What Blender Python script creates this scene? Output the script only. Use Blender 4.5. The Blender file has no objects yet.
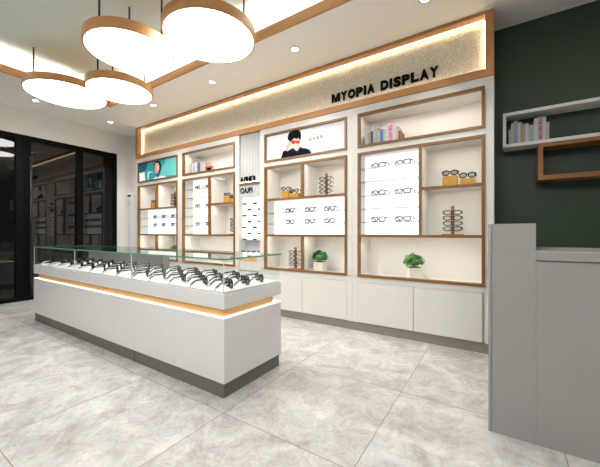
import bpy, bmesh, math, random
from mathutils import Vector, Matrix
random.seed(7)
PI = math.pi
SC = bpy.context.scene
COL = SC.collection

# ------------------------------------------------------------ materials
def mat(name, col=(.8, .8, .8), rough=.5, spec=.5, metal=0, emit=None, es=0, coat=0):
    m = bpy.data.materials.new(name); m.use_nodes = True
    b = m.node_tree.nodes['Principled BSDF']
    b.inputs['Base Color'].default_value = (*col, 1)
    b.inputs['Roughness'].default_value = rough
    b.inputs['Specular IOR Level'].default_value = spec
    b.inputs['Metallic'].default_value = metal
    if coat: b.inputs['Coat Weight'].default_value = coat; b.inputs['Coat Roughness'].default_value = .1
    if emit:
        b.inputs['Emission Color'].default_value = (*emit, 1)
        b.inputs['Emission Strength'].default_value = es
    return m

def N(m, t, **kw):
    n = m.node_tree.nodes.new(t)
    for k, v in kw.items(): setattr(n, k, v)
    return n
def L(m, a, b): m.node_tree.links.new(a, b)

def wood(name, c1, c2, rough=.4, scale=6):
    m = mat(name, c1, rough)
    tc = N(m, 'ShaderNodeTexCoord'); mp = N(m, 'ShaderNodeMapping')
    mp.inputs['Scale'].default_value = (scale*.3, scale, scale*3)
    nz = N(m, 'ShaderNodeTexNoise'); nz.inputs['Scale'].default_value = 2.5; nz.inputs['Detail'].default_value = 5
    cr = N(m, 'ShaderNodeValToRGB')
    cr.color_ramp.elements[0].position = .3; cr.color_ramp.elements[0].color = (*c2, 1)
    cr.color_ramp.elements[1].position = .7; cr.color_ramp.elements[1].color = (*c1, 1)
    L(m, tc.outputs['Object'], mp.inputs[0]); L(m, mp.outputs[0], nz.inputs[0])
    L(m, nz.outputs['Fac'], cr.inputs[0]); L(m, cr.outputs[0], m.node_tree.nodes['Principled BSDF'].inputs['Base Color'])
    return m

def noisy(name, col, amt=.03, scale=8, rough=.5, bump=0, spec=.5, bscale=60):
    m = mat(name, col, rough, spec)
    b = m.node_tree.nodes['Principled BSDF']
    tc = N(m, 'ShaderNodeTexCoord'); nz = N(m, 'ShaderNodeTexNoise')
    nz.inputs['Scale'].default_value = scale; nz.inputs['Detail'].default_value = 4
    cr = N(m, 'ShaderNodeValToRGB')
    cr.color_ramp.elements[0].position = .3; cr.color_ramp.elements[1].position = .7
    cr.color_ramp.elements[0].color = (*[max(0, c*(1-amt)) for c in col], 1)
    cr.color_ramp.elements[1].color = (*[min(1, c*(1+amt)) for c in col], 1)
    L(m, tc.outputs['Object'], nz.inputs[0]); L(m, nz.outputs['Fac'], cr.inputs[0])
    L(m, cr.outputs[0], b.inputs['Base Color'])
    if bump:
        n2 = N(m, 'ShaderNodeTexNoise'); n2.inputs['Scale'].default_value = bscale
        bp = N(m, 'ShaderNodeBump'); bp.inputs['Strength'].default_value = bump; bp.inputs['Distance'].default_value = .01
        L(m, tc.outputs['Object'], n2.inputs[0]); L(m, n2.outputs['Fac'], bp.inputs['Height'])
        L(m, bp.outputs[0], b.inputs['Normal'])
    return m

def glass(name, tint=(1, 1, 1), body=None, bodyfac=0, ior=1.5, rough=0.0):
    m = bpy.data.materials.new(name); m.use_nodes = True
    nt = m.node_tree; nt.nodes.remove(nt.nodes['Principled BSDF'])
    out = nt.nodes['Material Output']
    tr = N(m, 'ShaderNodeBsdfTransparent'); tr.inputs[0].default_value = (*tint, 1)
    gl = N(m, 'ShaderNodeBsdfGlossy'); gl.inputs['Roughness'].default_value = rough
    lw = N(m, 'ShaderNodeLayerWeight'); lw.inputs['Blend'].default_value = .5
    pw = N(m, 'ShaderNodeMath', operation='POWER'); pw.inputs[1].default_value = 4.5; L(m, lw.outputs['Facing'], pw.inputs[0])
    f0 = ((ior-1)/(ior+1))**2
    fr = N(m, 'ShaderNodeMath', operation='MULTIPLY_ADD'); L(m, pw.outputs[0], fr.inputs[0])
    fr.inputs[1].default_value = 1-f0; fr.inputs[2].default_value = f0
    mx = N(m, 'ShaderNodeMixShader')
    src = tr.outputs[0]
    if body:
        df = N(m, 'ShaderNodeBsdfDiffuse'); df.inputs[0].default_value = (*body, 1)
        m2 = N(m, 'ShaderNodeMixShader'); m2.inputs[0].default_value = bodyfac
        L(m, tr.outputs[0], m2.inputs[1]); L(m, df.outputs[0], m2.inputs[2]); src = m2.outputs[0]
    L(m, fr.outputs[0], mx.inputs[0]); L(m, src, mx.inputs[1]); L(m, gl.outputs[0], mx.inputs[2])
    L(m, mx.outputs[0], out.inputs[0])
    return m

def floor_mat():
    m = mat('marble_tile', (.6, .58, .55), .13, .5)
    b = m.node_tree.nodes['Principled BSDF']
    tc = N(m, 'ShaderNodeTexCoord'); sp = N(m, 'ShaderNodeSeparateXYZ'); L(m, tc.outputs['Object'], sp.inputs[0])
    def mth(op, a, bb=None):
        n = N(m, 'ShaderNodeMath', operation=op)
        for i, v in enumerate((a, bb)):
            if v is None: continue
            if isinstance(v, (int, float)): n.inputs[i].default_value = v
            else: L(m, v, n.inputs[i])
        return n.outputs[0]
    ids = []; lines = []
    for ax, org in (('X', -.522), ('Y', 1.204)):
        u = mth('DIVIDE', mth('SUBTRACT', sp.outputs[ax], org), .768)
        fl = mth('FLOOR', u); fr = mth('FRACT', u)
        ids.append(fl)
        d = mth('MINIMUM', fr, mth('SUBTRACT', 1.0, fr))
        lines.append(mth('LESS_THAN', d, .0028))
    grout = mth('MAXIMUM', lines[0], lines[1])
    cb = N(m, 'ShaderNodeCombineXYZ'); L(m, ids[0], cb.inputs[0]); L(m, ids[1], cb.inputs[1])
    wn = N(m, 'ShaderNodeTexWhiteNoise'); L(m, cb.outputs[0], wn.inputs['Vector'])
    off = N(m, 'ShaderNodeVectorMath', operation='SCALE'); off.inputs['Scale'].default_value = 9
    L(m, wn.outputs['Color'], off.inputs[0])
    ad = N(m, 'ShaderNodeVectorMath', operation='ADD'); L(m, tc.outputs['Object'], ad.inputs[0]); L(m, off.outputs[0], ad.inputs[1])
    n1 = N(m, 'ShaderNodeTexNoise'); n1.inputs['Scale'].default_value = 4.5; n1.inputs['Detail'].default_value = 12
    n1.inputs['Roughness'].default_value = .72; n1.inputs['Distortion'].default_value = .7
    L(m, ad.outputs[0], n1.inputs[0])
    cr = N(m, 'ShaderNodeValToRGB'); e = cr.color_ramp.elements
    e[0].position = .32; e[0].color = (.32, .305, .29, 1); e[1].position = .66; e[1].color = (.57, .56, .55, 1)
    L(m, n1.outputs['Fac'], cr.inputs[0])
    n2 = N(m, 'ShaderNodeTexNoise'); n2.inputs['Scale'].default_value = 7; n2.inputs['Detail'].default_value = 8; n2.inputs['Distortion'].default_value = 2.5
    L(m, ad.outputs[0], n2.inputs[0])
    v = mth('ABSOLUTE', mth('SUBTRACT', n2.outputs['Fac'], .5))
    vr = N(m, 'ShaderNodeValToRGB'); e = vr.color_ramp.elements
    e[0].position = 0; e[0].color = (.86, .84, .82, 1); e[1].position = .05; e[1].color = (1, 1, 1, 1)
    L(m, v, vr.inputs[0])
    mu = N(m, 'ShaderNodeMix', data_type='RGBA', blend_type='MULTIPLY'); mu.inputs[0].default_value = 1
    L(m, cr.outputs[0], mu.inputs[6]); L(m, vr.outputs[0], mu.inputs[7])
    mg = N(m, 'ShaderNodeMix', data_type='RGBA'); L(m, grout, mg.inputs[0]); L(m, mu.outputs[2], mg.inputs[6])
    mg.inputs[7].default_value = (.24, .205, .175, 1)
    L(m, mg.outputs[2], b.inputs['Base Color'])
    rr = mth('MULTIPLY_ADD', n1.outputs['Fac'], .10); m.node_tree.nodes[-1].inputs[2].default_value = .045
    L(m, rr, b.inputs['Roughness'])
    return m

M = {
 'wall': noisy('painted_wall', (.84, .825, .80), .01, 3, .6),
 'ceil': noisy('painted_ceiling', (.90, .885, .86), .01, 3, .6),
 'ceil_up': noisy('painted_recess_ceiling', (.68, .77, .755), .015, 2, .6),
 'green': noisy('dark_green_paint', (.027, .054, .031), .10, 2.5, .45),
 'dim': mat('dim_room_wall', (.30, .29, .28), .7),
 'white': noisy('white_lacquer', (.70, .685, .65), .01, 4, .28),
 'gwhite': noisy('counter_lacquer', (.78, .77, .765), .01, 4, .3),
 'desk': noisy('desk_lacquer', (.33, .32, .31), .015, 4, .35),
 'shelfwhite': mat('white_shelf_paint', (.72, .71, .69), .4),
 'wood': wood('warm_oak_trim', (.56, .27, .10), (.47, .215, .075), .4, 3),
 'frame': wood('bronze_oak_frame', (.235, .112, .028), (.18, .083, .02), .35, 4),
 'orange': wood('honey_oak', (.80, .47, .17), (.72, .40, .13), .4, 3),
 'dwood': wood('dark_oak', (.30, .125, .034), (.24, .10, .025), .45, 4),
 'stone': noisy('sign_panel_texture', (.74, .70, .62), .26, 120, .7, .5, bscale=150),
 'black': mat('black_satin', (.003, .003, .003), .5, .08),
 'blackm': mat('black_metal', (.008, .008, .009), .3),
 'plinth': wood('grey_plinth', (.17, .155, .142), (.14, .128, .117), .4, 6),
 'plinth2': mat('cabinet_plinth', (.25, .22, .19), .35),
 'flute': mat('fluted_panel', (.62, .62, .63), .5),
 'greypanel': mat('light_grey_panel', (.52, .52, .53), .5),
 'glass': glass('clear_glass', (.98, .988, .984), ior=1.45),
 'glasstop': glass('clear_glass_top', (.95, .985, .97), ior=1.5),
 'gedge': mat('glass_green_edge', (.10, .33, .22), .15),
 'gseam': mat('glass_seam', (.62, .68, .65), .2),
 'smoke': glass('smoked_glass', (.42, .42, .42), (.34, .34, .33), .62, 1.35, .05),
 'doorglass': glass('tinted_door_glass', (.25, .25, .25), (.010, .010, .011), .5, 1.62, .01),
 'shelfglass': glass('shelf_glass', (.93, .95, .95)),
 'lit': mat('backlit_panel', (.8, .8, .8), .5, emit=(1, .995, .99), es=.70),
 'disc': mat('lamp_diffuser', (.8, .8, .8), .5, emit=(1, .985, .96), es=13),
 'down': mat('downlight_lens', (.8, .8, .8), .4, emit=(1, .95, .88), es=8),
 'led': mat('warm_led_strip', (.8, .8, .7), .5, emit=(1, .87, .55), es=9),
 'ledw': mat('neutral_led_strip', (.8, .8, .8), .5, emit=(1, .97, .92), es=1.3),
 'cove': mat('cove_led_strip', (.8, .8, .8), .5, emit=(1, .95, .86), es=45),
 'niche_led': mat('niche_led_strip', (.8, .8, .8), .5, emit=(1, .96, .88), es=46),
 'gold': wood('golden_block', (.46, .27, .05), (.33, .18, .025), .35, 14),
 'lens': mat('dark_lens', (.015, .016, .018), .08),
 'glens': glass('grey_lens', (.72, .74, .77)),
 'clens': glass('clear_lens', (.93, .94, .95)),
 'blk': mat('black_acetate', (.009, .009, .01), .25),
 'wht': mat('temple_highlight_white', (.75, .75, .75), .3),
 'pad': mat('white_display_pad', (.84, .84, .84), .45),
 'leaf': noisy('green_leaf', (.028, .14, .022), .35, 20, .45),
 'leaf2': noisy('bright_leaf', (.06, .23, .04), .3, 20, .45),
 'pot': mat('white_pot', (.72, .68, .64), .35),
 'soil': mat('soil', (.06, .04, .03), .9),
 'page': mat('paper_pages', (.72, .70, .66), .7),
 'post': mat('white_plastic', (.74, .74, .75), .35),
 'voidw': mat('dark_box_wall', (.02, .02, .021), .8),
 'chrome': mat('brushed_metal', (.5, .5, .5), .3, metal=1),
 'purple': mat('purple_print', (.22, .03, .28), .5),
 'red': mat('red_print', (.62, .02, .03), .5),
}
def flat(name, col, es=0): return mat(name, col, .4, emit=col if es else None, es=es)

# ------------------------------------------------------------ mesh helpers
def box(bm, x0, x1, y0, y1, z0, z1, mi=0):
    r = bmesh.ops.create_cube(bm, size=1)
    for v in r['verts']:
        v.co = Vector(((x0+x1)/2+v.co.x*(x1-x0), (y0+y1)/2+v.co.y*(y1-y0), (z0+z1)/2+v.co.z*(z1-z0)))
    if mi:
        for f in {f for v in r['verts'] for f in v.link_faces}: f.material_index = mi
    return r['verts']
def bm_(): return bmesh.new()
def boxes(*l):
    bm = bm_()
    for b in l: box(bm, *b)
    return bm
def cyl(bm, x, y, z0, z1, r, n=24, r2=None, mi=0):
    q = bmesh.ops.create_cone(bm, cap_ends=True, segments=n, radius1=r, radius2=r if r2 is None else r2, depth=z1-z0)
    for v in q['verts']: v.co += Vector((x, y, (z0+z1)/2))
    if mi:
        for f in {f for v in q['verts'] for f in v.link_faces}: f.material_index = mi
    return q['verts']
def tube(bm, pts, r, n=6, closed=False):
    pts = [Vector(p) for p in pts]; rings = []; K = len(pts)
    for i, p in enumerate(pts):
        a = pts[(i-1) % K] if (closed or i > 0) else p
        b = pts[(i+1) % K] if (closed or i < K-1) else p
        t = (b-a).normalized()
        up = Vector((0, 0, 1)) if abs(t.z) < .9 else Vector((0, 1, 0))
        if closed: up = Vector((0, 1, 0))
        u = t.cross(up).normalized(); w = u.cross(t)
        rr = r[i] if isinstance(r, (list, tuple)) else r
        rings.append([bm.verts.new(p+(u*math.cos(2*PI*k/n)+w*math.sin(2*PI*k/n))*rr) for k in range(n)])
    for i in range(K if closed else K-1):
        A, B = rings[i], rings[(i+1) % K]
        for k in range(n): bm.faces.new((A[k], A[(k+1) % n], B[(k+1) % n], B[k]))
    if not closed: bm.faces.new(rings[0]); bm.faces.new(rings[-1][::-1])

def obj(name, bm, mats, parent=None, bevel=0, smooth=False, loc=None):
    bmesh.ops.recalc_face_normals(bm, faces=bm.faces)
    me = bpy.data.meshes.new(name); bm.to_mesh(me); bm.free()
    for m in (mats if isinstance(mats, (list, tuple)) else [mats]): me.materials.append(m)
    if smooth:
        for p in me.polygons: p.use_smooth = True
    o = bpy.data.objects.new(name, me); COL.objects.link(o)
    if parent: o.parent = parent
    if loc: o.location = loc
    if bevel:
        b = o.modifiers.new('bevel', 'BEVEL'); b.width = bevel; b.segments = 2; b.limit_method = 'ANGLE'
    return o
def tag(o, label=None, cat=None, group=None, kind=None):
    if label: o['label'] = label
    if cat: o['category'] = cat
    if group: o['group'] = group
    if kind: o['kind'] = kind
    return o
def thing(name, label, cat, loc=(0, 0, 0), rz=0, group=None):
    o = bpy.data.objects.new(name, None); COL.objects.link(o)
    o.location = loc; o.rotation_euler = (0, 0, rz); o.empty_display_size = .05
    return tag(o, label, cat, group)
def struct(name, bm, m, bevel=0):
    o = obj(name, bm, m, None, bevel); o['kind'] = 'structure'; return o
def kids(o): return [c for c in COL.objects if c.parent == o]
def dup(root, loc, rz=None, label=None, group=None):
    r = root.copy(); COL.objects.link(r); r.location = loc
    if rz is not None: r.rotation_euler = (0, 0, rz)
    if label: r['label'] = label
    if group: r['group'] = group
    for ch in kids(root):
        c = ch.copy(); COL.objects.link(c); c.parent = r
        for g in kids(ch):
            d = g.copy(); COL.objects.link(d); d.parent = c
    return r
def text_mesh(name, body, size, m, parent, loc, mirror=False, depth=.012, bold=.0, sx=1.0, align='LEFT', vertical=False):
    cu = bpy.data.curves.new(name, 'FONT'); cu.body = body; cu.size = size; cu.extrude = depth/2; cu.offset = bold
    cu.align_x = align; cu.resolution_u = 3
    t = bpy.data.objects.new('tmp', cu); COL.objects.link(t)
    dg = bpy.context.evaluated_depsgraph_get(); dg.update()
    me = bpy.data.meshes.new_from_object(t.evaluated_get(dg))
    bpy.data.objects.remove(t); bpy.data.curves.remove(cu)
    xs = [v.co.x for v in me.vertices]
    w = (min(xs), max(xs))
    for v in me.vertices:
        x, y, z = v.co
        x *= sx
        if mirror: x = (w[0]+w[1])*sx-x
        v.co = (x, -z, y) if not vertical else (y, -z, -x)
    if mirror: me.flip_normals()
    me.materials.clear(); me.materials.append(m)
    o = bpy.data.objects.new(name, me); COL.objects.link(o); o.parent = parent; o.location = loc
    return o, (w[0]*sx, w[1]*sx)

# ------------------------------------------------------------ room
XL, XR, YB, YF, ZC = -5.89, 3.0, 3.304, -2.6, 2.83
XR_C = -5.35
struct('floor', boxes((XL-.1, XR+.1, YF-.1, YB+.1, -.1, 0)), floor_mat())
RX0, RX1, RY0, RY1, ZU = -4.75, 1.5, -1.5, 2.25, 3.05
struct('ceiling', boxes((XL, RX0-.0, YF, YB, ZC, ZC+.04), (RX1, XR, YF, YB, ZC, ZC+.04),
                        (RX0, RX1, RY1, YB, ZC, ZC+.04), (RX0, RX1, YF, RY0, ZC, ZC+.04)), M['ceil'])
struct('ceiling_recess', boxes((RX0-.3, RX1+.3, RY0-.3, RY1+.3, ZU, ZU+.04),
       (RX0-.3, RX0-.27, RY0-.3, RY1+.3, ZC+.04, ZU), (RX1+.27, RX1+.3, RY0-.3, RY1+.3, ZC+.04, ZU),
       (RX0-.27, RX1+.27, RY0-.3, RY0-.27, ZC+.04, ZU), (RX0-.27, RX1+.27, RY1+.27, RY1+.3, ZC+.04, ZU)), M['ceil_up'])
T = .022
struct('trim_1', boxes((RX0-.001, RX1, RY1-T, RY1+.001, ZC-.004, ZC+.085), (RX0, RX1, RY0, RY0+T, ZC-.004, ZC+.085),
                       (RX0, RX0+T, RY0, RY1, ZC-.004, ZC+.085), (RX1-T, RX1, RY0, RY1, ZC-.004, ZC+.085)), M['wood'])
cl = obj('cove_light_strip', boxes((RX0+.02, RX1-.02, RY1+.06, RY1+.08, ZC+.042, ZC+.056), (RX0-.08, RX0-.06, RY0+.02, RY1-.02, ZC+.042, ZC+.056),
        (RX0+.02, RX1-.02, RY0-.08, RY0-.06, ZC+.042, ZC+.056), (RX1+.06, RX1+.08, RY0+.02, RY1-.02, ZC+.042, ZC+.056)), M['cove'])
tag(cl, 'warm LED strip lying hidden behind the wooden lip of the recessed ceiling', 'light strip')
# back wall: plain white behind the cabinets, dark green right of them
struct('wall_back', boxes((XL-.1, -.04, YB, YB+.1, 0, ZC+.04)), M['wall'])
struct('wall_green', boxes((-.04, XR+.1, YB, YB+.1, 0, ZC+.04)), M['green'])
struct('trim_2', boxes((XL, XR_C-.004, 3.16, YB, 0, ZC)), M['wall'])
struct('wall_right', boxes((XR, XR+.1, YF, YB, 0, ZC+.04)), M['dim'])
struct('wall_front', boxes((XL-.1, XR+.1, YF-.1, YF, 0, ZC+.04)), M['dim'])
# left wall with the big black glazed opening (Y from -1.2 to 2.904)
GY0, GY1, GZ = -1.2, 2.904, 2.445
struct('wall_left', boxes((XL-.12, XL, GY1, YB, 0, ZC+.04), (XL-.12, XL, GY0, GY1, GZ, ZC+.04), (XL-.12, XL, YF, GY0, 0, ZC+.04)), M['wall'])
struct('added_dark_box', boxes((-8.6, -8.5, -1.6, 3.4, 0, ZC), (-8.5, XL-.12, 3.3, 3.4, 0, ZC), (-8.5, XL-.12, -1.7, -1.6, 0, ZC),
       (-8.6, XL-.12, -1.7, 3.4, ZC, ZC+.05), (-8.6, XL-.12, -1.7, 3.4, -.1, -.005)), M['voidw'])  # added box of dark walls, keeps light from showing behind the glazing
# glazing : fixed pane with frame
def glazing(y0, y1, name, lab=None, right=.05, left=.05, handle=False):
    o = struct(name, boxes((XL-.07, XL+.012, y0, y0+left, 0, GZ), (XL-.07, XL+.012, y1-right, y1, 0, GZ),
                 (XL-.07, XL+.012, y0+left, y1-right, GZ-.075, GZ), (XL-.07, XL+.012, y0+left, y1-right, 0, .06)), M['black'], .003)
    p = obj('pane', boxes((XL-.035, XL-.025, y0+left, y1-right, .06, GZ-.075)), M['doorglass'], o)
    if handle:
        b = bm_(); tube(b, [(XL+.055, y0+left*.5+.02, .25), (XL+.055, y0+left*.5+.02, 2.13)], .016, 10)
        for z in (.5, 1.9): tube(b, [(XL, y0+left*.5+.02, z), (XL+.055, y0+left*.5+.02, z)], .009, 8)
        obj('door_handle', b, M['blackm'], o, smooth=True)
    return o
glazing(2.315, GY1, 'window_1', right=.045, left=.045)
glazing(1.60, 2.313, 'door_1', right=.045, left=.075, handle=True)
glazing(.75, 1.598, 'door_2', right=.10, left=.045)
glazing(GY0, .748, 'window_2')

# ------------------------------------------------------------ eyewear
def lens_path(cx, w, h, n=18, p=2.6, cz=0):
    pts = []
    for k in range(n):
        a = 2*PI*k/n; c, s = math.cos(a), math.sin(a)
        x = abs(c)**(2/p)*math.copysign(1, c)*w/2
        z = abs(s)**(2/p)*math.copysign(1, s)*h/2*(1 if s > 0 else .96)
        pts.append((cx+x*(1+.06*(s > 0)), 0, cz+z))
    return pts
def frame_bm(w, h, rim, temple, tl=.0, n=18, p=2.6):
    b = bm_(); lw = w*.435; cx = w*.27; cz = h/2+.004
    for s in (-1, 1): tube(b, lens_path(s*cx, lw, h, n, p, cz), rim, 5, True)
    tube(b, [(-cx+lw/2-.001, 0, cz+h*.18), (0, -.002, cz+h*.26), (cx-lw/2+.001, 0, cz+h*.18)], rim*.9, 5)
    for s in (-1, 1):
        tube(b, [(s*(cx+lw/2-.002), 0, cz+h*.3), (s*w*.52, .004, cz+h*.3), (s*w*.52, temple*.7, cz+h*.26),
                 (s*w*.5, temple, cz-h*.25)], [rim, rim, rim*.8, rim*1.0], 5)
    return b
def lens_bm(w, h, n=18, p=2.6):
    b = bm_(); lw = w*.435; cx = w*.27; cz = h/2+.004
    for s in (-1, 1):
        P = lens_path(s*cx, lw, h, n, p, cz)
        f = [b.verts.new((x, -.0008, z)) for x, y, z in P]; g = [b.verts.new((x, .0008, z)) for x, y, z in P]
        b.faces.new(f); b.faces.new(g[::-1])
        for i in range(n): b.faces.new((f[i], f[(i+1) % n], g[(i+1) % n], g[i]))
    return b
def make_glasses(name, label, w, h, rim, temple, fm, lm, p=2.6):
    t = thing(name, label, 'sunglasses' if 'sun' in name else 'glasses')
    obj('frame', frame_bm(w, h, rim, temple, p=p), fm, t, smooth=True)
    obj('lens', lens_bm(w, h, p=p), lm, t)
    return t
PROTO = {}
def glasses(kind, loc, rz, label, group=None):
    spec = {'optical': ('eyeglasses', .165, .045, .0048, .07, M['blk'], M['clens'], 3.2),
            'stand': ('eyeglasses', .15, .040, .0040, .05, M['blk'], M['clens'], 2.3),
            'box': ('sunglasses', .125, .044, .0048, .05, M['blk'], M['glens'], 2.1)}[kind]
    if kind not in PROTO:
        t = PROTO[kind] = make_glasses(*([spec[0], label]+list(spec[1:])))
        t.location = loc; t.rotation_euler = (0, 0, rz)
        if group: t['group'] = group
        return t
    return dup(PROTO[kind], loc, rz, label, group)

# ------------------------------------------------------------ display cabinet wall
FY = 2.964      # front face of the cabinets
NB = 3.28       # back of the niches
LZ = 3.15       # face of the backlit panels
FT = .024       # frame bar width
Z0, Z1, Z2, Z3, Z4, Z5 = .555, .97, 1.405, 1.815, 1.867, 2.215
TOPZ = 2.287; BASE = .087
WORDS = {'A': 'far left', 'B': 'second from left', 'C': 'third from left', 'D': 'rightmost'}
def cabinet(X0, X1, E0, E1, bars, niches, lits, shelves, doors, label, key):
    """X0..X1 frame outer, E0..E1 carcass extent."""
    t = thing('display_cabinet', label, 'display cabinet', ((X0+X1)/2, FY, 0), group=None)
    ox = (X0+X1)/2
    def R(x0, x1, y0, y1, z0, z1): return (x0-ox, x1-ox, y0-FY, y1-FY, z0, z1)
    # carcass: face frame round the openings and back, sides, boards
    i = .006
    bx = [R(E0, X0+i, FY, NB, TOPZ-2.2, TOPZ)] and []
    bx += [R(E0, X0+i, FY, NB, Z0, TOPZ), R(X1-i, E1, FY, NB, Z0, TOPZ),
           R(X0+i, X1-i, FY, NB, Z5-i, TOPZ), R(X0+i, X1-i, FY, NB, Z3-i, Z4+i),
           R(E0, E1, NB, NB+.015, Z0-.01, TOPZ), R(E0, E1, FY, NB+.015, .50, Z0+i),
           R(E0, X0, FY, FY+.03, BASE, .50), R(X1, E1, FY, FY+.03, BASE, .50),
           R(E0, E1, FY+.03, NB, BASE, .50)]
    obj('carcass', boxes(*bx), M['white'], t)
    gb = []
    obj('plinth', boxes(R(E0, E1, FY+.012, NB, 0, BASE)), M['plinth2'], t)
    # wooden frame bars (x0,x1,z0,z1)
    def frame_rect(x0, x1, z0, z1):
        return [R(x0, x1, FY-.012, FY+.03, z1-FT, z1), R(x0, x1, FY-.012, FY+.03, z0, z0+FT),
                R(x0, x0+FT, FY-.012, FY+.03, z0+FT, z1-FT), R(x1-FT, x1, FY-.012, FY+.03, z0+FT, z1-FT)]
    obj('upper_frame', boxes(*frame_rect(X0, X1, Z4, Z5)), M['frame'], t, .0015)
    obj('lower_frame', boxes(*frame_rect(X0, X1, Z0, Z3)), M['frame'], t, .0015)
    for kind, a, b, c in bars:   # 'h': z, x0, x1 ; 'v': x, z0, z1
        if kind == 'h':
            s = obj('shelf_board', boxes(R(b, c, FY+.03, NB, a-.004, a+.010)), M['white'], t)
            obj('front_edge', boxes(R(b, c, FY-.010, FY+.03, a-FT/2, a+FT/2)), M['frame'], s)
        else:
            s = obj('divider', boxes(R(a-.010, a+.010, FY+.03, NB, b, c)), M['white'], t)
            obj('front_edge', boxes(R(a-FT/2, a+FT/2, FY-.010, FY+.03, b, c)), M['frame'], s)
    for x0, x1, z1 in niches:
        obj('light_strip', boxes(R(x0+.03, x1-.03, FY+.0305, FY+.0445, z1-.0014, z1-.0004)), M['niche_led'], t)
    for x0, x1, z0, z1 in lits:
        obj('backlit_panel', boxes(R(x0+.004, x1-.004, LZ, NB-.002, z0+.004, z1-.004)), M['lit'], t)
    for z, x0, x1 in shelves:
        g = obj('glass_shelf', boxes(R(x0, x1, FY+.045, LZ, z-.003, z+.003)), M['shelfglass'], t)
        obj('shelf_rail', boxes(R(x0, x1, FY+.041, FY+.045, z-.0032, z+.0032)), M['chrome'], g)
    for x0, x1 in doors:
        obj('door', boxes(R(x0+.002, x1-.002, FY-.002, FY+.028, BASE+.004, .497)), M['white'], t, .0015)
    return t
H = FT/2
e = .012
SH5 = (1.658, 1.522, 1.38, 1.246, 1.11)
# A
A0, A1 = -5.291, -4.179; AM = -4.745
cabinet(A0, A1, -5.350, -4.121,
        [('v', AM, Z2+H, Z3-FT), ('h', Z2, A0+FT, A1-FT), ('h', Z1, A0+FT, A1-FT), ('v', AM, Z0+FT, Z1-H)],
        [(A0+e, AM-.01, Z3-.006), (AM+.01, A1-e, Z3-.006), (A0+e, AM-.01, Z1-.004), (AM+.01, A1-e, Z1-.004)],
        [(A0+.006, A1-.006, Z1+.01, Z2-.004)], [(1.246, A0+.006, A1-.006), (1.11, A0+.006, A1-.006)],
        [(A0, AM), (AM, A1)], 'white wall display cabinet under the teal poster, at the far left end', 'A')
B0, B1 = -4.059, -2.953; BM = -3.465
cabinet(B0, B1, -4.119, -2.895,
        [('v', BM, Z1+H, Z3-FT), ('h', Z2, BM+H, B1-FT), ('h', Z1, B0+FT, B1-FT)],
        [(B0+e, B1-e, Z5-.006), (BM+.01, B1-e, Z3-.006), (BM+.01, B1-e, Z2-.004), (B0+e, B1-e, Z1-.004)],
        [(B0+.006, BM-.01, Z1+.01, Z3-.006)], [(z, B0+.006, BM-.01) for z in SH5],
        [(B0, BM), (BM, B1)], 'white wall display cabinet left of the narrow fluted column, with books in its top niche', 'B')
C0, C1 = -2.45, -1.34; CM = -1.897
cabinet(C0, C1, -2.508, -1.281,
        [('v', CM, Z2+H, Z3-FT), ('h', Z2, C0+FT, C1-FT), ('h', Z1, C0+FT, C1-FT), ('v', CM, Z0+FT, Z1-H)],
        [(C0+e, CM-.01, Z3-.006), (CM+.01, C1-e, Z3-.006), (C0+e, CM-.01, Z1-.004), (CM+.01, C1-e, Z1-.004)],
        [(C0+.006, C1-.006, Z1+.01, Z2-.004)], [(1.246, C0+.006, C1-.006), (1.11, C0+.006, C1-.006)],
        [(C0, CM), (CM, C1)], 'white wall display cabinet under the poster of a man in red sunglasses', 'C')
D0, D1 = -1.22, -.104; DM = -.613
cabinet(D0, D1, -1.279, -.041,
        [('v', DM, Z1+H, Z3-FT), ('h', Z2, DM+H, D1-FT), ('h', Z1, D0+FT, D1-FT)],
        [(D0+e, D1-e, Z5-.006), (DM+.01, D1-e, Z3-.006), (DM+.01, D1-e, Z2-.004), (D0+e, D1-e, Z1-.004)],
        [(D0+.006, DM-.01, Z1+.01, Z3-.006)], [(z, D0+.006, DM-.01) for z in SH5],
        [(D0, -.673), (-.673, D1-.018)], 'white wall display cabinet at the right end, beside the dark green wall', 'D')

# narrow column between the second and third cabinet
t = thing('display_column', 'narrow white fluted column with a backlit grid of tiny frames between two cabinets', 'display column', (-2.7015, FY, 0))
def R(x0, x1, y0, y1, z0, z1): return (x0+2.7015, x1+2.7015, y0-FY, y1-FY, z0, z1)
c0, c1 = -2.893, -2.510
obj('side_panel', boxes(R(c0, c0+.012, FY, NB, BASE, TOPZ)), M['white'], t)
obj('side_panel', boxes(R(c1-.012, c1, FY, NB, BASE, TOPZ)), M['white'], t)
obj('back_panel', boxes(R(c0+.012, c1-.012, 3.10, NB, BASE, TOPZ)), M['greypanel'], t)
obj('plinth', boxes(R(c0, c1, FY+.012, NB, 0, BASE)), M['plinth2'], t)
b = bm_(); n = 14; w = (c1-c0-.024)/n
for k in range(n): box(b, *R(c0+.012+k*w+.004, c0+.012+(k+1)*w-.004, FY+.03, FY+.055, 1.66, TOPZ))
box(b, *R(c0+.012, c1-.012, FY+.055, 3.10, 1.66, TOPZ))
obj('fluted_panel', b, M['flute'], t)
s = obj('shelf_board', boxes(R(c0+.012, c1-.012, FY, 3.10, 1.625, 1.655)), M['frame'], t)
obj('light_strip', boxes(R(c0+.02, c1-.02, FY+.010, FY+.022, 1.655, 1.662)), M['led'], t)
text_mesh('lettering', 'A.PIHE B', .085, M['black'], t, (-2.872+2.7015, .022, 1.674), depth=.01, bold=.003, sx=.80)
pz = obj('brand_panel', boxes(R(c0+.012, c1-.012, FY+.015, 3.10, 1.475, 1.623)), M['greypanel'], t)
text_mesh('lettering', 'PRAD', .098, M['black'], pz, (-2.875+2.7015, .012, 1.518), mirror=True, depth=.006, bold=.0022, sx=.88)
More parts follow.
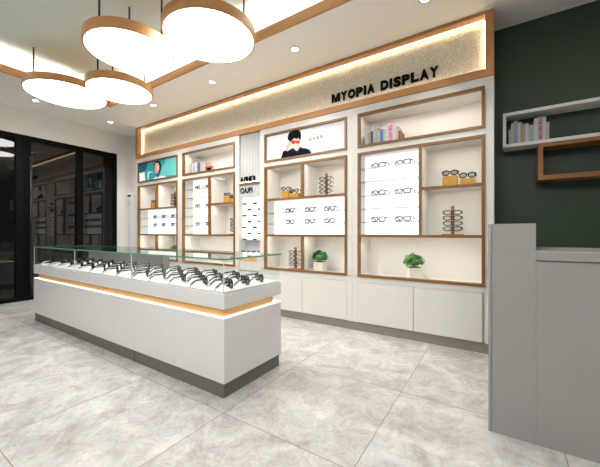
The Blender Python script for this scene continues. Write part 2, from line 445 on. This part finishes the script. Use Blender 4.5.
lp = obj('backlit_panel', boxes(R(c0+.012, c1-.012, 3.03, 3.10, .915, 1.470)), M['lit'], t)
b = bm_()
for k in range(1, 4): 
    x = c0+.012+(c1-c0-.024)*k/4; box(b, *R(x-.0012, x+.0012, 3.026, 3.03, .915, 1.47))
for k in range(7): z = 1.385-k*.0775-.012; box(b, *R(c0+.012, c1-.012, 3.024, 3.03, z-.0012, z+.0012))
obj('grid_lines', b, M['chrome'], lp)
obj('glass_shelf', boxes(R(c0+.012, c1-.012, FY+.01, 3.10, .888, .897)), M['shelfglass'], t)
obj('shelf_board', boxes(R(c0+.012, c1-.012, FY+.0, 3.10, .735, .748)), M['white'], t)
obj('drawer_front', boxes(R(c0+.014, c1-.014, FY+.004, FY+.03, .515, .73)), M['white'], t, .002)
obj('reflected_band', boxes(R(c0+.014, c1-.07, FY-.002, FY+.004, .645, .69)), M['orange'], t)  # orange strip stands in for a reflection, built onto the drawer front
obj('door', boxes(R(c0+.014, c1-.014, FY+.0, FY+.028, BASE+.004, .505)), M['white'], t, .0015)
# tiny spectacles on the grid
tiny = None
def tinyg(x, z, lab, y=3.018):
    global tiny
    if tiny is None:
        b = bm_()
        for sgn in (-1, 1): box(b, sgn*.017-.014, sgn*.017+.014, -.004, .004, 0, .02)
        box(b, -.006, .006, -.003, .003, .010, .016); box(b, -.033, -.029, -.002, .012, .010, .016); box(b, .029, .033, -.002, .012, .010, .016)
        tiny = obj('eyeglasses', b, M['blk'], None, .004); o = tiny
    else:
        o = tiny.copy(); COL.objects.link(o)
    o.location = (x, y, z); tag(o, lab, 'glasses', 'small frames on the narrow lit grid')
cw = (c1-c0-.024)/4
RW = ['top', 'second', 'third', 'fourth', 'fifth', 'sixth', 'bottom']
for k in range(7):
    z = 1.385-k*.0775-.0105
    for j, cc in enumerate((0, 2) if k % 2 == 0 else (1, 3)):
        tinyg(c0+.012+(cc+.5)*cw, z, 'tiny black spectacles on the narrow lit grid, %s row, %s of the two' % (RW[k], ('left', 'right')[j]))
for j in range(4):
    tinyg(c0+.012+(j+.5)*cw, .7485, 'tiny black spectacles on the shelf under the lit grid, %s of four' % (('leftmost', 'second from left', 'third from left', 'rightmost')[j]), 3.0)

# sign fascia above the cabinets
S0, S1, SZ0, SZ1 = -5.351, -.041, 2.290, 2.829
t = thing('sign_fascia', 'long wood-framed glowing sign panel above the cabinets reading MYOPIA DISPLAY', 'sign', (-2.7, FY, SZ0))
def R(x0, x1, y0, y1, z0, z1): return (x0+2.7, x1+2.7, y0-FY, y1-FY, z0-SZ0, z1-SZ0)
W = .062; PY = 3.06
obj('frame', boxes(R(S0, S1, FY-.01, YB-.002, SZ1-.028, SZ1), R(S0, S1, FY-.01, YB-.002, SZ0, SZ0+W),
    R(S0, S0+W, FY-.01, YB-.002, SZ0+W, SZ1-.028), R(S1-W, S1, FY-.01, YB-.002, SZ0+W, SZ1-.028)), M['wood'], t)
obj('panel', boxes(R(S0+W, S1-W, PY, PY+.03, SZ0+W, SZ1-.028)), M['stone'], t)
q = .006
for a in (R(S0+W+.01, S1-W-.01, PY-.028, PY-.018, SZ1-.028-q, SZ1-.0285), R(S0+W+.01, S1-W-.01, PY-.028, PY-.018, SZ0+W+.0005, SZ0+W+q),
          R(S0+W+.0005, S0+W+q, PY-.028, PY-.018, SZ0+W+.01, SZ1-.04), R(S1-W-q, S1-W-.0005, PY-.028, PY-.018, SZ0+W+.01, SZ1-.04)):
    obj('light_strip', boxes(a), M['led'], t)
# letters, each one a part
word = 'MYOPIA DISPLAY'; adv = {'M': 1.28, 'I': .45, ' ': .62, 'O': 1.08, 'A': 1.0, 'D': 1.02}
tot = sum(adv.get(ch, .95) for ch in word); x = -1.568+2.7; span = 1.10
for ch in word:
    a = adv.get(ch, .95)*span/tot
    if ch == 'M':
        hh = .092; ww = a-.014; st = .022
        P = [(0, 0), (st, 0), (st, hh*.62), (ww*.5-.009, 0), (ww*.5+.009, 0), (ww-st, hh*.62), (ww-st, 0), (ww, 0), (ww, hh), (ww-st*1.15, hh), (ww/2, hh*.36), (st*1.15, hh), (0, hh)]
        b = bm_(); f = [b.verts.new((px, -.007, pz)) for px, pz in P]; g = [b.verts.new((px, .007, pz)) for px, pz in P]
        b.faces.new(f); b.faces.new(g[::-1])
        for i in range(len(P)): b.faces.new((f[i], f[(i+1) % len(P)], g[(i+1) % len(P)], g[i]))
        obj('letter', b, M['black'], t, loc=(x+.007, PY-FY-.008, 2.438-SZ0))
    elif ch != ' ':
        o, (m0, m1) = text_mesh('letter', ch, .122, M['black'], t, (0, 0, 0), depth=.014, bold=.0062)
        f = min(1.25, (a-.010)/(m1-m0)) if ch != 'I' else 1
        o.scale = (f, 1, 1)
        o.location = (x+(a-(m1-m0)*f)/2-m0*f, PY-FY-.008, 2.442-SZ0)
    x += a

# posters (flat, standing in the top niches)
def poly(name, pts, m, parent, y, th=.0008):
    b = bm_(); f = [b.verts.new((x, y-th, z)) for x, z in pts]; g = [b.verts.new((x, y, z)) for x, z in pts]
    b.faces.new(f); b.faces.new(g[::-1]); k = len(pts)
    for i in range(k): b.faces.new((f[i], f[(i+1) % k], g[(i+1) % k], g[i]))
    return obj(name, b, m, parent)
def pmat(n, c, es=.12): return mat(n, c, .9, .05, emit=c, es=es)
t = thing('poster', 'white backlit poster of a man in a black jacket touching red sunglasses', 'poster', (C0, FY, Z4))
obj('panel', boxes((FT+.001, C1-C0-FT-.001, .012, .06, FT+.001, Z5-Z4-FT-.001)), pmat('poster_white', (.74, .74, .76), .12), t)
y = .011
jk = poly('jacket', [(.246, .026), (.278, .109), (.33, .118), (.342, .1), (.40, .122), (.431, .128), (.458, .091), (.484, .082), (.518, .125), (.56, .105), (.586, .1), (.644, .078), (.669, .04), (.672, .026)], pmat('poster_jacket', (.010, .011, .022), .05), t, y)
poly('shirt', [(.431, .128), (.458, .091), (.484, .082), (.518, .125), (.51, .155), (.43, .155)], pmat('poster_neck', (.80, .52, .42)), t, y-.001)
poly('hand', [(.324, .103), (.315, .14), (.325, .165), (.350, .178), (.362, .205), (.378, .207), (.378, .183), (.396, .178), (.396, .168), (.364, .148), (.356, .105)], pmat('poster_hand', (.80, .48, .38)), t, y-.001)
poly('face', [(.392, .225), (.42, .262), (.501, .262), (.518, .197), (.515, .154), (.492, .114), (.466, .096), (.44, .108), (.41, .156)], pmat('poster_skin', (.84, .56, .47)), t, y-.002)
poly('hair', [(.372, .22), (.351, .232), (.347, .269), (.364, .306), (.396, .326), (.449, .332), (.501, .322), (.527, .295), (.535, .252), (.532, .216), (.514, .20), (.501, .232), (.47, .222), (.44, .24), (.415, .222), (.40, .215), (.392, .19)], pmat('poster_hair', (.012, .01, .012), .05), t, y-.003)
sg = poly('red_sunglasses', [(.398, .214), (.445, .209), (.452, .198), (.462, .206), (.512, .198), (.516, .180), (.500, .162), (.474, .168), (.458, .188), (.446, .172), (.420, .170), (.402, .186)], pmat('poster_red', (.75, .05, .03)), t, y-.004)
b = bm_()
for k in range(4):
    x = .640+k*.047; z = .176+.002*k
    box(b, x, x+.036, y-.001, y, z+.026, z+.030); box(b, x, x+.036, y-.001, y, z+.012, z+.016); box(b, x+.002, x+.034, y-.001, y, z-.002, z+.002)
    box(b, x+.016, x+.020, y-.001, y, z-.002, z+.03); box(b, x+.002, x+.006, y-.001, y, z, z+.014); box(b, x+.030, x+.034, y-.001, y, z, z+.014)
for z, x0, x1 in ((.228, .69, .78), (.150, .66, .80)): box(b, x0, x1, y-.001, y, z, z+.003)
obj('caption', b, pmat('poster_grey', (.10, .10, .12), .02), t)
t = thing('poster', 'teal backlit poster with a dark-haired face, in the top niche at the far left', 'poster', (A0, FY, Z4))
obj('panel', boxes((FT+.001, A1-A0-FT-.001, .012, .06, FT+.001, Z5-Z4-FT-.001)), pmat('poster_teal', (.05, .36, .35), .12), t)
poly('light_area', [(.62, .03), (.80, .055), (1.085, .04), (1.085, .325), (.80, .325), (.68, .2)], pmat('poster_light_teal', (.13, .48, .46), .12), t, y)
poly('navy_area', [(.024, .325), (.277, .325), (.242, .247), (.206, .191), (.024, .195)], pmat('poster_navy', (.02, .10, .20), .15), t, y)
poly('white_box', [(.03, .171), (.188, .177), (.199, .03), (.03, .03)], pmat('poster_box', (.80, .86, .86), .12), t, y-.001)
poly('neck', [(.533, .125), (.609, .129), (.612, .05), (.533, .047)], pmat('poster_blue', (.03, .10, .28), .2), t, y-.001)
poly('shoulder', [(.415, .028), (.45, .045), (.533, .068), (.616, .068), (.776, .048), (.80, .028)], pmat('poster_cloth', (.78, .88, .88), .12), t, y-.001)
poly('hair', [(.480, .19), (.462, .225), (.466, .28), (.51, .315), (.583, .322), (.640, .296), (.664, .237), (.655, .161), (.616, .117), (.55, .12)], pmat('poster_black', (.02, .02, .03), .05), t, y-.002)
poly('face', [(.485, .238), (.512, .29), (.585, .29), (.620, .241), (.618, .174), (.592, .129), (.543, .112), (.498, .149)], pmat('poster_pink', (.82, .38, .40), .12), t, y-.003)
poly('cheek', [(.560, .24), (.605, .235), (.60, .17), (.565, .16)], pmat('poster_yellow', (.80, .78, .25), .3), t, y-.004)
poly('lips', [(.53, .155), (.555, .162), (.58, .155), (.555, .142)], pmat('poster_lips', (.7, .05, .08), .3), t, y-.004)
poly('caption', [(.27, .144), (.31, .178), (.44, .150), (.44, .142), (.329, .148), (.312, .03), (.28, .03)], pmat('poster_print', (.30, .66, .66), .3), t, y-.001)

# ------------------------------------------------------------ things in the niches
def book(x, y, z, w, h, d, col, lab, grp=None, lean=0, spine=None):
    m = noisy('book_cover', tuple(c*.72 for c in col), .12, 30, .45)
    b = bm_(); q = .0025
    box(b, 0, w, 0, q, 0, h); box(b, 0, q, q, d, 0, h); box(b, w-q, w, q, d, 0, h)
    o = obj('book', b, m, None, loc=(x, y, z)); o.rotation_euler = (0, lean, 0)
    tag(o, lab, 'book', grp)
    obj('pages', boxes((q, w-q, q, d-.006, .003, h-.004)), M['page'], o)
    if spine:
        text_mesh('spine_title', spine, w*.95, M['purple'], o, (w*.14, -.0008, h-.008), depth=.001, bold=.0006, vertical=True, sx=h*1.0/(len(spine)*w*.95*.62))
    return o
PAL = [('pale grey', (.50, .52, .50)), ('dark brown', (.14, .08, .08)), ('light blue', (.28, .42, .62)), ('tan', (.48, .38, .24)),
       ('lilac', (.45, .38, .60)), ('blue', (.10, .20, .48)), ('mint green', (.36, .58, .42)), ('cream', (.66, .62, .52)),
       ('pink', (.72, .42, .58)), ('white', (.72, .70, .68)), ('beige', (.58, .52, .44)), ('rust brown', (.22, .07, .03))]
def shelf_of_books(x, y, z, spec, where, grp, s=1):
    for i, (ci, w, h) in enumerate(spec):
        nm, c = PAL[ci]
        w *= s; h *= s
        title = 'THE ART OF' if ci == 8 else None
        pos = 'first from the left' if i == 0 else ('%s from the left' % ['', 'second', 'third', 'fourth', 'fifth', 'sixth', 'seventh', 'eighth', 'ninth', 'tenth', 'eleventh', 'twelfth', 'thirteenth'][i])
        book(x, y, z, w, h, .15*s, c, '%s upright book %s, %s' % (nm, where, pos), grp, spine=title)
        x += w+.0012
ZT = Z4+.0065
shelf_of_books(-1.185, 3.08, ZT, [(9, .028, .16), (0, .030, .17), (1, .022, .18), (2, .024, .235), (3, .026, .215), (4, .022, .175), (5, .030, .180), (6, .028, .175), (7, .020, .20),
               (8, .046, .225), (9, .026, .20), (10, .026, .185), (11, .022, .135)], 'in the top right niche', 'books in the top right niche')
shelf_of_books(-4.00, 3.08, ZT, [(9, .030, .19), (0, .030, .21), (2, .022, .20), (9, .034, .205), (4, .030, .205), (1, .020, .185), (5, .034, .185), (7, .030, .18)],
               'in the top niche of the second cabinet', 'books in the top niche of the second cabinet')
shelf_of_books(-3.745, 3.08, ZT, [(9, .030, .175)], 'beside the red ornament in the top niche', None)
# red and black ornament (small arch-topped figure)
t = thing('ornament', 'red and black ornament right of the books in the second cabinet', 'ornament', (-3.655, 3.13, ZT))
b = bm_(); cyl(b, 0, 0, 0, .012, .035, 16); cyl(b, 0, 0, .012, .10, .022, 16, .030)
obj('body', b, M['black'], t)
obj('side', boxes((-.042, -.030, -.02, .02, 0, .11)), mat('ornament_red', (.60, .03, .02), .35), t, .002)
obj('top', boxes((-.055, .060, -.03, .03, .10, .125)), mat('ornament_red_top', (.60, .03, .02), .35), t, .006)

# golden display blocks with sunglasses
def block(x, z, w, h, lab, glab, y=3.10, rz=.0):
    t = thing('display_block', lab, 'display block', (x, y, z), rz, 'golden display blocks')
    obj('block', boxes((-w/2, w/2, -.045, .045, 0, h)), M['gold'], t, .003)
    if glab: glasses('box', (x, y-.030, z+h+.0012), rz, glab, 'sunglasses on the golden blocks')
    return t
zS = Z2+.0105
block(-.379, zS, .122, .100, 'taller golden display block in the rightmost cabinet', 'round grey sunglasses on the taller block in the rightmost cabinet')
block(-.240, zS, .120, .066, 'shorter golden display block in the rightmost cabinet', 'round grey sunglasses on the shorter block in the rightmost cabinet')
block(-2.205, zS, .115, .100, 'taller golden display block in the cabinet under the man poster', 'dark sunglasses on the taller block under the man poster')
block(-2.078, zS, .120, .066, 'shorter golden display block in the cabinet under the man poster', 'dark sunglasses on the shorter block under the man poster')
block(-3.215, zS, .115, .100, 'taller golden display block in the second cabinet from the left', 'dark sunglasses on the taller block in the second cabinet')
block(-3.085, zS, .120, .066, 'shorter golden display block in the second cabinet from the left', 'dark sunglasses on the shorter block in the second cabinet')
block(-5.00, zS, .115, .100, 'taller golden display block in the far left cabinet', 'dark sunglasses on the taller block in the far left cabinet')
block(-4.865, zS, .120, .066, 'shorter golden display block in the far left cabinet', 'dark sunglasses on the shorter block in the far left cabinet')

# wooden stands carrying four frames
PS = None
def stand(x, z, lab, where, y=3.12, rz=0):
    global PS
    if PS is None:
        t = PS = thing('eyewear_stand', lab, 'stand', (x, y, z), rz, 'wooden eyewear stands')
        obj('base', boxes((-.09, .09, -.045, .045, 0, .010)), M['dwood'], t, .002)
        obj('pole', boxes((-.014, .014, -.010, .010, .010, .265)), M['dwood'], t, .002)
        for k in range(4): obj('peg', boxes((-.010, .010, -.034, -.010, .056+k*.049, .064+k*.049)), M['dwood'], t)
    else: dup(PS, (x, y, z), rz, lab)
    for k in range(4):
        glasses('stand', (x, y-.031, z+.033+k*.049), rz, 'black spectacles on the stand %s, %s of four' % (where, ('lowest', 'second lowest', 'second highest', 'highest')[k]), 'spectacles on the wooden stands')
stand(-.362, Z1+.0105, 'wooden stand of four spectacles in the rightmost cabinet', 'in the rightmost cabinet')
stand(-1.665, zS, 'wooden stand of four spectacles right below the man poster', 'right below the man poster')
stand(-2.09, Z0+.0065, 'wooden stand of four spectacles in the bottom niche beside the plant', 'in the bottom niche beside a plant')
stand(-3.10, Z1+.0105, 'wooden stand of four spectacles in the second cabinet from the left', 'in the second cabinet')
stand(-4.47, zS, 'wooden stand of four spectacles in the far left cabinet', 'in the far left cabinet')

# spectacles on the backlit glass shelves
gi = {'A': 'far left cabinet', 'B': 'second cabinet', 'C': 'cabinet under the man poster', 'D': 'rightmost cabinet'}
def row(key, z, xs, rw):
    nm = {2: ('left', 'right'), 3: ('left', 'middle', 'right')}[len(xs)]
    for x, q in zip(xs, nm):
        glasses('optical', (x, 3.055, z+.0032), -.30, 'thin black spectacles on the lit %s shelf, %s, %s' % (rw, gi[key], q), 'spectacles on the lit shelves of the %s' % gi[key])
for z, rw in ((1.246, 'upper'), (1.11, 'lower')):
    row('C', z, (-2.13, -1.85, -1.59), rw); row('A', z, (-4.93, -4.69, -4.44), rw)
for z, rw in ((1.658, 'top'), (1.38, 'middle'), (1.11, 'bottom')):
    row('D', z, (-1.035, -.79), rw); row('B', z, (-3.83, -3.60), rw)

# potted plants
def make_plant():
    t = thing('potted_plant', 'x', 'potted plant')
    b = bm_(); box(b, -.06, .06, -.045, .045, 0, .105)
    obj('pot', b, M['pot'], t, .006)
    obj('soil', boxes((-.054, .054, -.039, .039, .1055, .112)), M['soil'], t)
    b = bm_(); rnd = random.Random(3)
    for k in range(230):
        th = rnd.uniform(0, 2*PI); ph = math.acos(rnd.uniform(-.35, 1)); rr = rnd.uniform(.55, 1.0)
        c = Vector((.106*rr*math.sin(ph)*math.cos(th), .062*rr*math.sin(ph)*math.sin(th), .160+.080*rr*math.cos(ph)))
        n = (c-Vector((0, 0, .15))).normalized()+Vector((rnd.uniform(-.4, .4), rnd.uniform(-.4, .4), rnd.uniform(-.2, .5)))
        n.normalize(); u = n.cross(Vector((rnd.uniform(-1, 1), rnd.uniform(-1, 1), rnd.uniform(-1, 1)))).normalized(); w = n.cross(u)
        s = rnd.uniform(.013, .021)
        vs = [b.verts.new(c+u*s*math.cos(a)*1.25+w*s*.8*math.sin(a)-n*.25*s*abs(math.cos(a))) for a in [2*PI*j/8 for j in range(8)]]
        f = b.faces.new(vs); f.material_index = rnd.random() < .4
    for k in range(7):
        a = k*.9; tube(b, [(0, 0, .108), (.03*math.cos(a), .02*math.sin(a), .14), (.07*math.cos(a), .045*math.sin(a), .18)], .002, 4)
    f = obj('foliage', b, [M['leaf'], M['leaf2']], t)
    return t
pl = make_plant()
pl.location = (-1.74, 3.10, Z0+.0065); pl['label'] = 'small bushy plant in white pot in the smaller bottom niche below the man poster'
pl['group'] = 'potted plants in the cabinets'
dup(pl, (-.70, 3.10, Z0+.0065), .6, 'small bushy plant in white pot in the wide bottom niche of the rightmost cabinet')
dup(pl, (-4.43, 3.10, Z0+.0065), 1.2, 'small bushy plant in white pot in the bottom niche of the far left cabinet')

# ------------------------------------------------------------ glass display counter
K0, K1, KY0, KY1 = -4.49, -1.387, 1.301, 1.870
t = thing('display_counter', 'long white glass-topped display counter with a glowing wooden recess band', 'display counter', ((K0+K1)/2, (KY0+KY1)/2, 0))
kx, ky = (K0+K1)/2, (KY0+KY1)/2
def R(x0, x1, y0, y1, z0, z1): return (x0-kx, x1-kx, y0-ky, y1-ky, z0, z1)
for x0, x1 in ((K0+.012, -3.479-.005), (-3.479+.005, -2.384-.005), (-2.384+.005, K1-.012)):
    obj('plinth', boxes(R(x0, x1, KY0+.008, KY1-.008, 0, .090)), M['plinth'], t)
obj('body', boxes(R(K0, K1, KY0, KY1, .090, .483)), M['gwhite'], t, .002)
obj('light_strip', boxes(R(K0+.001, K1-.001, KY0+.001, KY1-.001, .4835, .4885)), M['ledw'], t)
obj('wood_core', boxes(R(K0+.10, K1-.022, KY0+.019, KY1-.07, .489, .538)), M['orange'], t)
obj('tray', boxes(R(K0, K1, KY0, KY1, .5385, .630)), M['gwhite'], t, .002)
obj('display_pad', boxes(R(K0+.012, K1-.012, KY0+.012, KY1-.012, .6305, .642)), M['pad'], t, .002)
g = .008; ZG = .835
def pane(name, bx, edge=None, m=M['glass']):
    b = bm_(); box(b, *bx)
    bmesh.ops.recalc_face_normals(b, faces=b.faces)
    if edge is not None:
        for f in b.faces:
            if edge(f.normal): f.material_index = 1
    return obj(name, b, [m, M['gedge']], t)
for x0, x1 in ((K0+.012, -3.4275), (-3.4265, -2.4215), (-2.4205, K1-.012)):
    pane('front_glass', R(x0, x1, KY0+.004, KY0+.004+g, .6305, ZG-.0005))
pane('end_glass', R(K0+.004, K0+.0115, KY0+.0125, KY1-.004, .6305, ZG-.0005))
pane('end_glass', R(K1-.0115, K1-.004, KY0+.0125, KY1-.004, .6305, ZG-.0005))
pane('top_glass', R(K0-.004, K1+.004, KY0-.002, KY1+.002, ZG, ZG+.010), lambda n: abs(n.z) < .5, M['glasstop'])
for x in (-3.427, -2.421, K1-.008, K0+.008):
    obj('glass_joint', boxes(R(x-.0035, x+.0035, KY0+.001, KY0+.0035, .6305, ZG-.001)), M['gseam'], t)
obj('rear_door', boxes(R(K0+.013, -3.46, KY1-.012, KY1-.006, .6425, ZG-.002)), M['smoke'], t)
obj('rear_door', boxes(R(-3.458, -2.76, KY1-.012, KY1-.006, .6425, ZG-.002)), M['smoke'], t)
obj('rear_glass', boxes(R(-2.758, K1-.012, KY1-.012, KY1-.006, .6425, ZG-.002)), M['glass'], t)

# sunglasses inside, three rows of thirteen
sp = thing('sunglasses', '', 'sunglasses')
obj('frame', frame_bm(.150, .054, .0056, .105, p=2.3), M['blk'], sp, smooth=True)
obj('lens', lens_bm(.150, .054, p=2.3), M['lens'], sp)
b = bm_()
for s_ in (-1, 1): tube(b, [(s_*.080, .030, .040), (s_*.082, .075, .037), (s_*.078, .105, .012), (s_*.077, .116, .004)], [.0030, .0045, .0045, .004], 5)
obj('temple_tip_highlight', b, M['wht'], sp, smooth=True)  # white tips stand in for the highlights along the black temples
ORD = ['first', 'second', 'third', 'fourth', 'fifth', 'sixth', 'seventh', 'eighth', 'ninth', 'tenth', 'eleventh', 'twelfth', 'thirteenth']
first = True
for r in range(3):
    for k in range(13):
        x = -1.485-k*.2355-r*.0; yy = KY0+.10+r*.15
        lab = 'black sunglasses on the counter pad, %s row, %s from the right end' % (('front', 'middle', 'back')[r], ORD[k])
        loc = (x, yy+.035, .6425); a = PI-math.radians(27)+random.uniform(-.05, .05)
        if first:
            sp.location = loc; sp.rotation_euler = (0, 0, a); sp['label'] = lab; sp['group'] = 'sunglasses in the glass counter'; first = False
        else: dup(sp, loc, a, lab, 'sunglasses in the glass counter')

# ------------------------------------------------------------ reception desk on the right
dx0, dx1, dx2, dY = -.034, .143, .95, 1.825
t = thing('reception_desk', 'plain grey-white reception desk with a raised end at the right', 'desk', (.3, dY, 0))
def R(x0, x1, y0, y1, z0, z1): return (x0-.3, x1-.3, y0-dY, y1-dY, z0, z1)
obj('end_panel', boxes(R(-.050, dx0-.0015, dY, dY+.55, 0, 1.045)), M['desk'], t, .001)
obj('raised_end', boxes(R(dx0, dx1, dY+.002, dY+.55, 0, 1.045)), M['desk'], t, .001)
obj('body', boxes(R(dx1+.0005, dx2, dY+.002, dY+.50, 0, .866)), M['desk'], t, .001)
obj('worktop', boxes(R(dx1+.0005, dx2+.02, dY-.004, dY+.55, .872, .915)), M['desk'], t, .002)
obj('shadow_gap', boxes(R(dx1+.0005, dx2-.01, dY+.008, dY+.49, .8662, .8718)), M['desk'], t)

# ------------------------------------------------------------ green wall shelves
t = thing('wall_shelf', 'white open box shelf with books mounted on the dark green wall', 'wall shelf', (.5, YB, 1.72))
def R(x0, x1, y0, y1, z0, z1): return (x0-.5, x1-.5, y0-YB, y1-YB, z0-1.72, z1-1.72)
sy = 3.125
obj('bottom_board', boxes(R(.021, 1.0, sy, YB-.001, 1.722, 1.747)), M['shelfwhite'], t)
obj('top_board', boxes(R(.021, 1.0, sy, YB-.001, 1.985, 2.010)), M['shelfwhite'], t)
obj('side_board', boxes(R(.021, .044, sy, YB-.001, 1.7475, 1.9845)), M['shelfwhite'], t)
obj('side_board', boxes(R(.977, 1.0, sy, YB-.001, 1.7475, 1.9845)), M['shelfwhite'], t)
t = thing('wall_shelf', 'brown wooden open box shelf hung under the white one on the green wall', 'wall shelf', (.7, YB, 1.43))
def R(x0, x1, y0, y1, z0, z1): return (x0-.7, x1-.7, y0-YB, y1-YB, z0-1.43, z1-1.43)
obj('bottom_board', boxes(R(.258, 1.2, sy, YB-.001, 1.425, 1.462)), M['dwood'], t)
obj('top_board', boxes(R(.258, 1.2, sy, YB-.001, 1.690, 1.7205)), M['dwood'], t)
obj('side_board', boxes(R(.258, .290, sy, YB-.001, 1.4625, 1.6895)), M['dwood'], t)
obj('side_board', boxes(R(1.17, 1.2, sy, YB-.001, 1.4625, 1.6895)), M['dwood'], t)
shelf_of_books(.060, 3.15, 1.7475, [(0, .018, .135), (10, .020, .185), (2, .024, .205), (7, .022, .185), (3, .016, .18), (4, .014, .16), (9, .022, .165), (0, .014, .15), (6, .022, .145),
               (9, .026, .195), (8, .030, .205), (9, .022, .198), (10, .020, .150)], 'on the white green-wall shelf', 'books on the green wall shelf', .95)

# ------------------------------------------------------------ slim white floor-standing unit by the left wall
t = thing('air_conditioner', 'slim white floor-standing column unit with dark display, left of the cabinets', 'air conditioner', (-5.66, 3.08, 0))
obj('body', boxes((-.075, .075, -.07, .07, .03, 1.72)), M['post'], t, .02)
obj('base', boxes((-.085, .085, -.078, .078, 0, .0295)), M['post'], t, .005)
obj('display', boxes((-.055, .045, -.0735, -.0702, 1.66, 1.695)), M['black'], t)
b = bm_()
for k in range(8): box(b, -.05, .05, -.0725, -.0702, 1.50+k*.013, 1.506+k*.013)
obj('grille', b, M['greypanel'], t)

# ------------------------------------------------------------ round pendant lamps
def pendant(x, y, z, r, rods, lab, grp=None):
    t = thing('pendant_lamp', lab, 'pendant lamp', (x, y, z))
    h = .080
    b = bm_(); n = 96
    prof = [(r, 0), (r, h), (r-.014, h), (r-.014, 0)]
    rings = [[b.verts.new((p*math.cos(2*PI*k/n), p*math.sin(2*PI*k/n), q)) for k in range(n)] for p, q in prof]
    for i in range(4):
        A, B_ = rings[i], rings[(i+1) % 4]
        for k in range(n): b.faces.new((A[k], A[(k+1) % n], B_[(k+1) % n], B_[k]))
    obj('rim', b, M['orange_rim'], t)
    b = bm_(); cyl(b, 0, 0, .003, .010, r-.0145, 96); obj('diffuser', b, M['disc'], t)
    b = bm_(); cyl(b, 0, 0, h-.012, h-.004, r-.0145, 64); obj('top_plate', b, M['orange_rim'], t)
    for a in rods:
        b = bm_(); rx, ry = .27*r/.36*math.cos(a), .27*r/.36*math.sin(a)
        cyl(b, rx, ry, h-.006, ZU-z-.0005, .0075, 10); obj('rod', b, M['blackm'], t, smooth=True)
M['orange_rim'] = wood('lamp_wood_rim', (.66, .33, .12), (.58, .27, .09), .4, 2)
pendant(-4.286, 1.551, 2.62, .403, (-1.68,), 'leftmost round wood-rimmed pendant lamp, partly behind its smaller neighbour')
pendant(-3.537, 1.78, 2.56, .328, (-1.42, .89, 2.99), 'smallest round wood-rimmed pendant lamp, below the others near the ceiling trim corner')
pendant(-2.589, 1.391, 2.50, .339, (.6, 2.7, 4.8), 'large-looking round wood-rimmed pendant lamp above the counter, hanging lowest')
pendant(-2.034, 1.75, 2.62, .372, (.8, 2.9, 5.0), 'rightmost round pendant lamp, near the long ceiling trim')

for x, y, rr in ((-.55, .55, .40), (-3.2, -.4, .42), (-1.6, -.7, .45), (.5, -.5, .42)):  # extra pendants out of view, added to brighten the room
    pendant(x, y, 2.62, rr, (.8, 2.9, 5.0), {-.55: 'unseen wood-rimmed pendant lamp added for light, overhead just right of the camera', -3.2: 'unseen wood-rimmed pendant lamp added for light behind the camera, farthest to the left',
            -1.6: 'unseen wood-rimmed pendant lamp added for light behind the camera, largest of them', .5: 'unseen wood-rimmed pendant lamp added for light behind the camera, farthest to the right'}[x])

# ------------------------------------------------------------ downlights
names = ['far left corner downlight near the left wall, behind the leftmost pendant', 'small round ceiling downlight near the left end of the glowing sign',
         'small round ceiling downlight just right of the smallest pendant lamp', 'round ceiling downlight between rightmost pendant and the glowing sign', 'round ceiling downlight nearest the camera above the sign middle']
for i, (x, y) in enumerate([(-5.371, 1.577), (-5.386, 2.555), (-4.155, 2.552), (-2.927, 2.55), (-1.71, 2.542), (-.49, 2.55)]):
    t = thing('downlight', names[i] if i < 5 else 'round ceiling downlight above the rightmost cabinet', 'downlight', (x, y, ZC), group=None)
    b = bm_(); n = 32
    rings = [[b.verts.new((p*math.cos(2*PI*k/n), p*math.sin(2*PI*k/n), q)) for k in range(n)] for p, q in ((.052, -.0005), (.050, -.007), (.034, -.005), (.034, -.0005))]
    for q in range(4):
        A, B_ = rings[q], rings[(q+1) % 4]
        for k in range(n): b.faces.new((A[k], A[(k+1) % n], B_[(k+1) % n], B_[k]))
    obj('ring', b, M['shelfwhite'], t, smooth=True)
    b = bm_(); cyl(b, 0, 0, -.004, -.0006, .0335, 24); obj('lens', b, M['down'], t)
    la = bpy.data.lights.new('downlight_beam', 'SPOT'); la.energy = 52; la.color = (1, .93, .84); la.spot_size = 1.5; la.spot_blend = .9; la.shadow_soft_size = .03
    lo = bpy.data.objects.new('beam', la); COL.objects.link(lo); lo.parent = t; lo.location = (0, 0, -.012)

# ------------------------------------------------------------ world, camera, view
w = bpy.data.worlds.new('World'); SC.world = w; w.use_nodes = True
w.node_tree.nodes['Background'].inputs[0].default_value = (.01, .01, .01, 1)
cd = bpy.data.cameras.new('Camera'); cam = bpy.data.objects.new('Camera', cd); COL.objects.link(cam)
cd.sensor_width = 36; cd.lens = 36*308/600; cd.shift_y = -.5/600; cd.clip_start = .02
cam.location = (0, 0, 1.0); cam.rotation_euler = (PI/2, 0, math.atan2(200, 308))
SC.camera = cam
SC.view_settings.view_transform = 'Standard'; SC.view_settings.look = 'None'
SC.view_settings.exposure = .33; SC.view_settings.gamma = 1
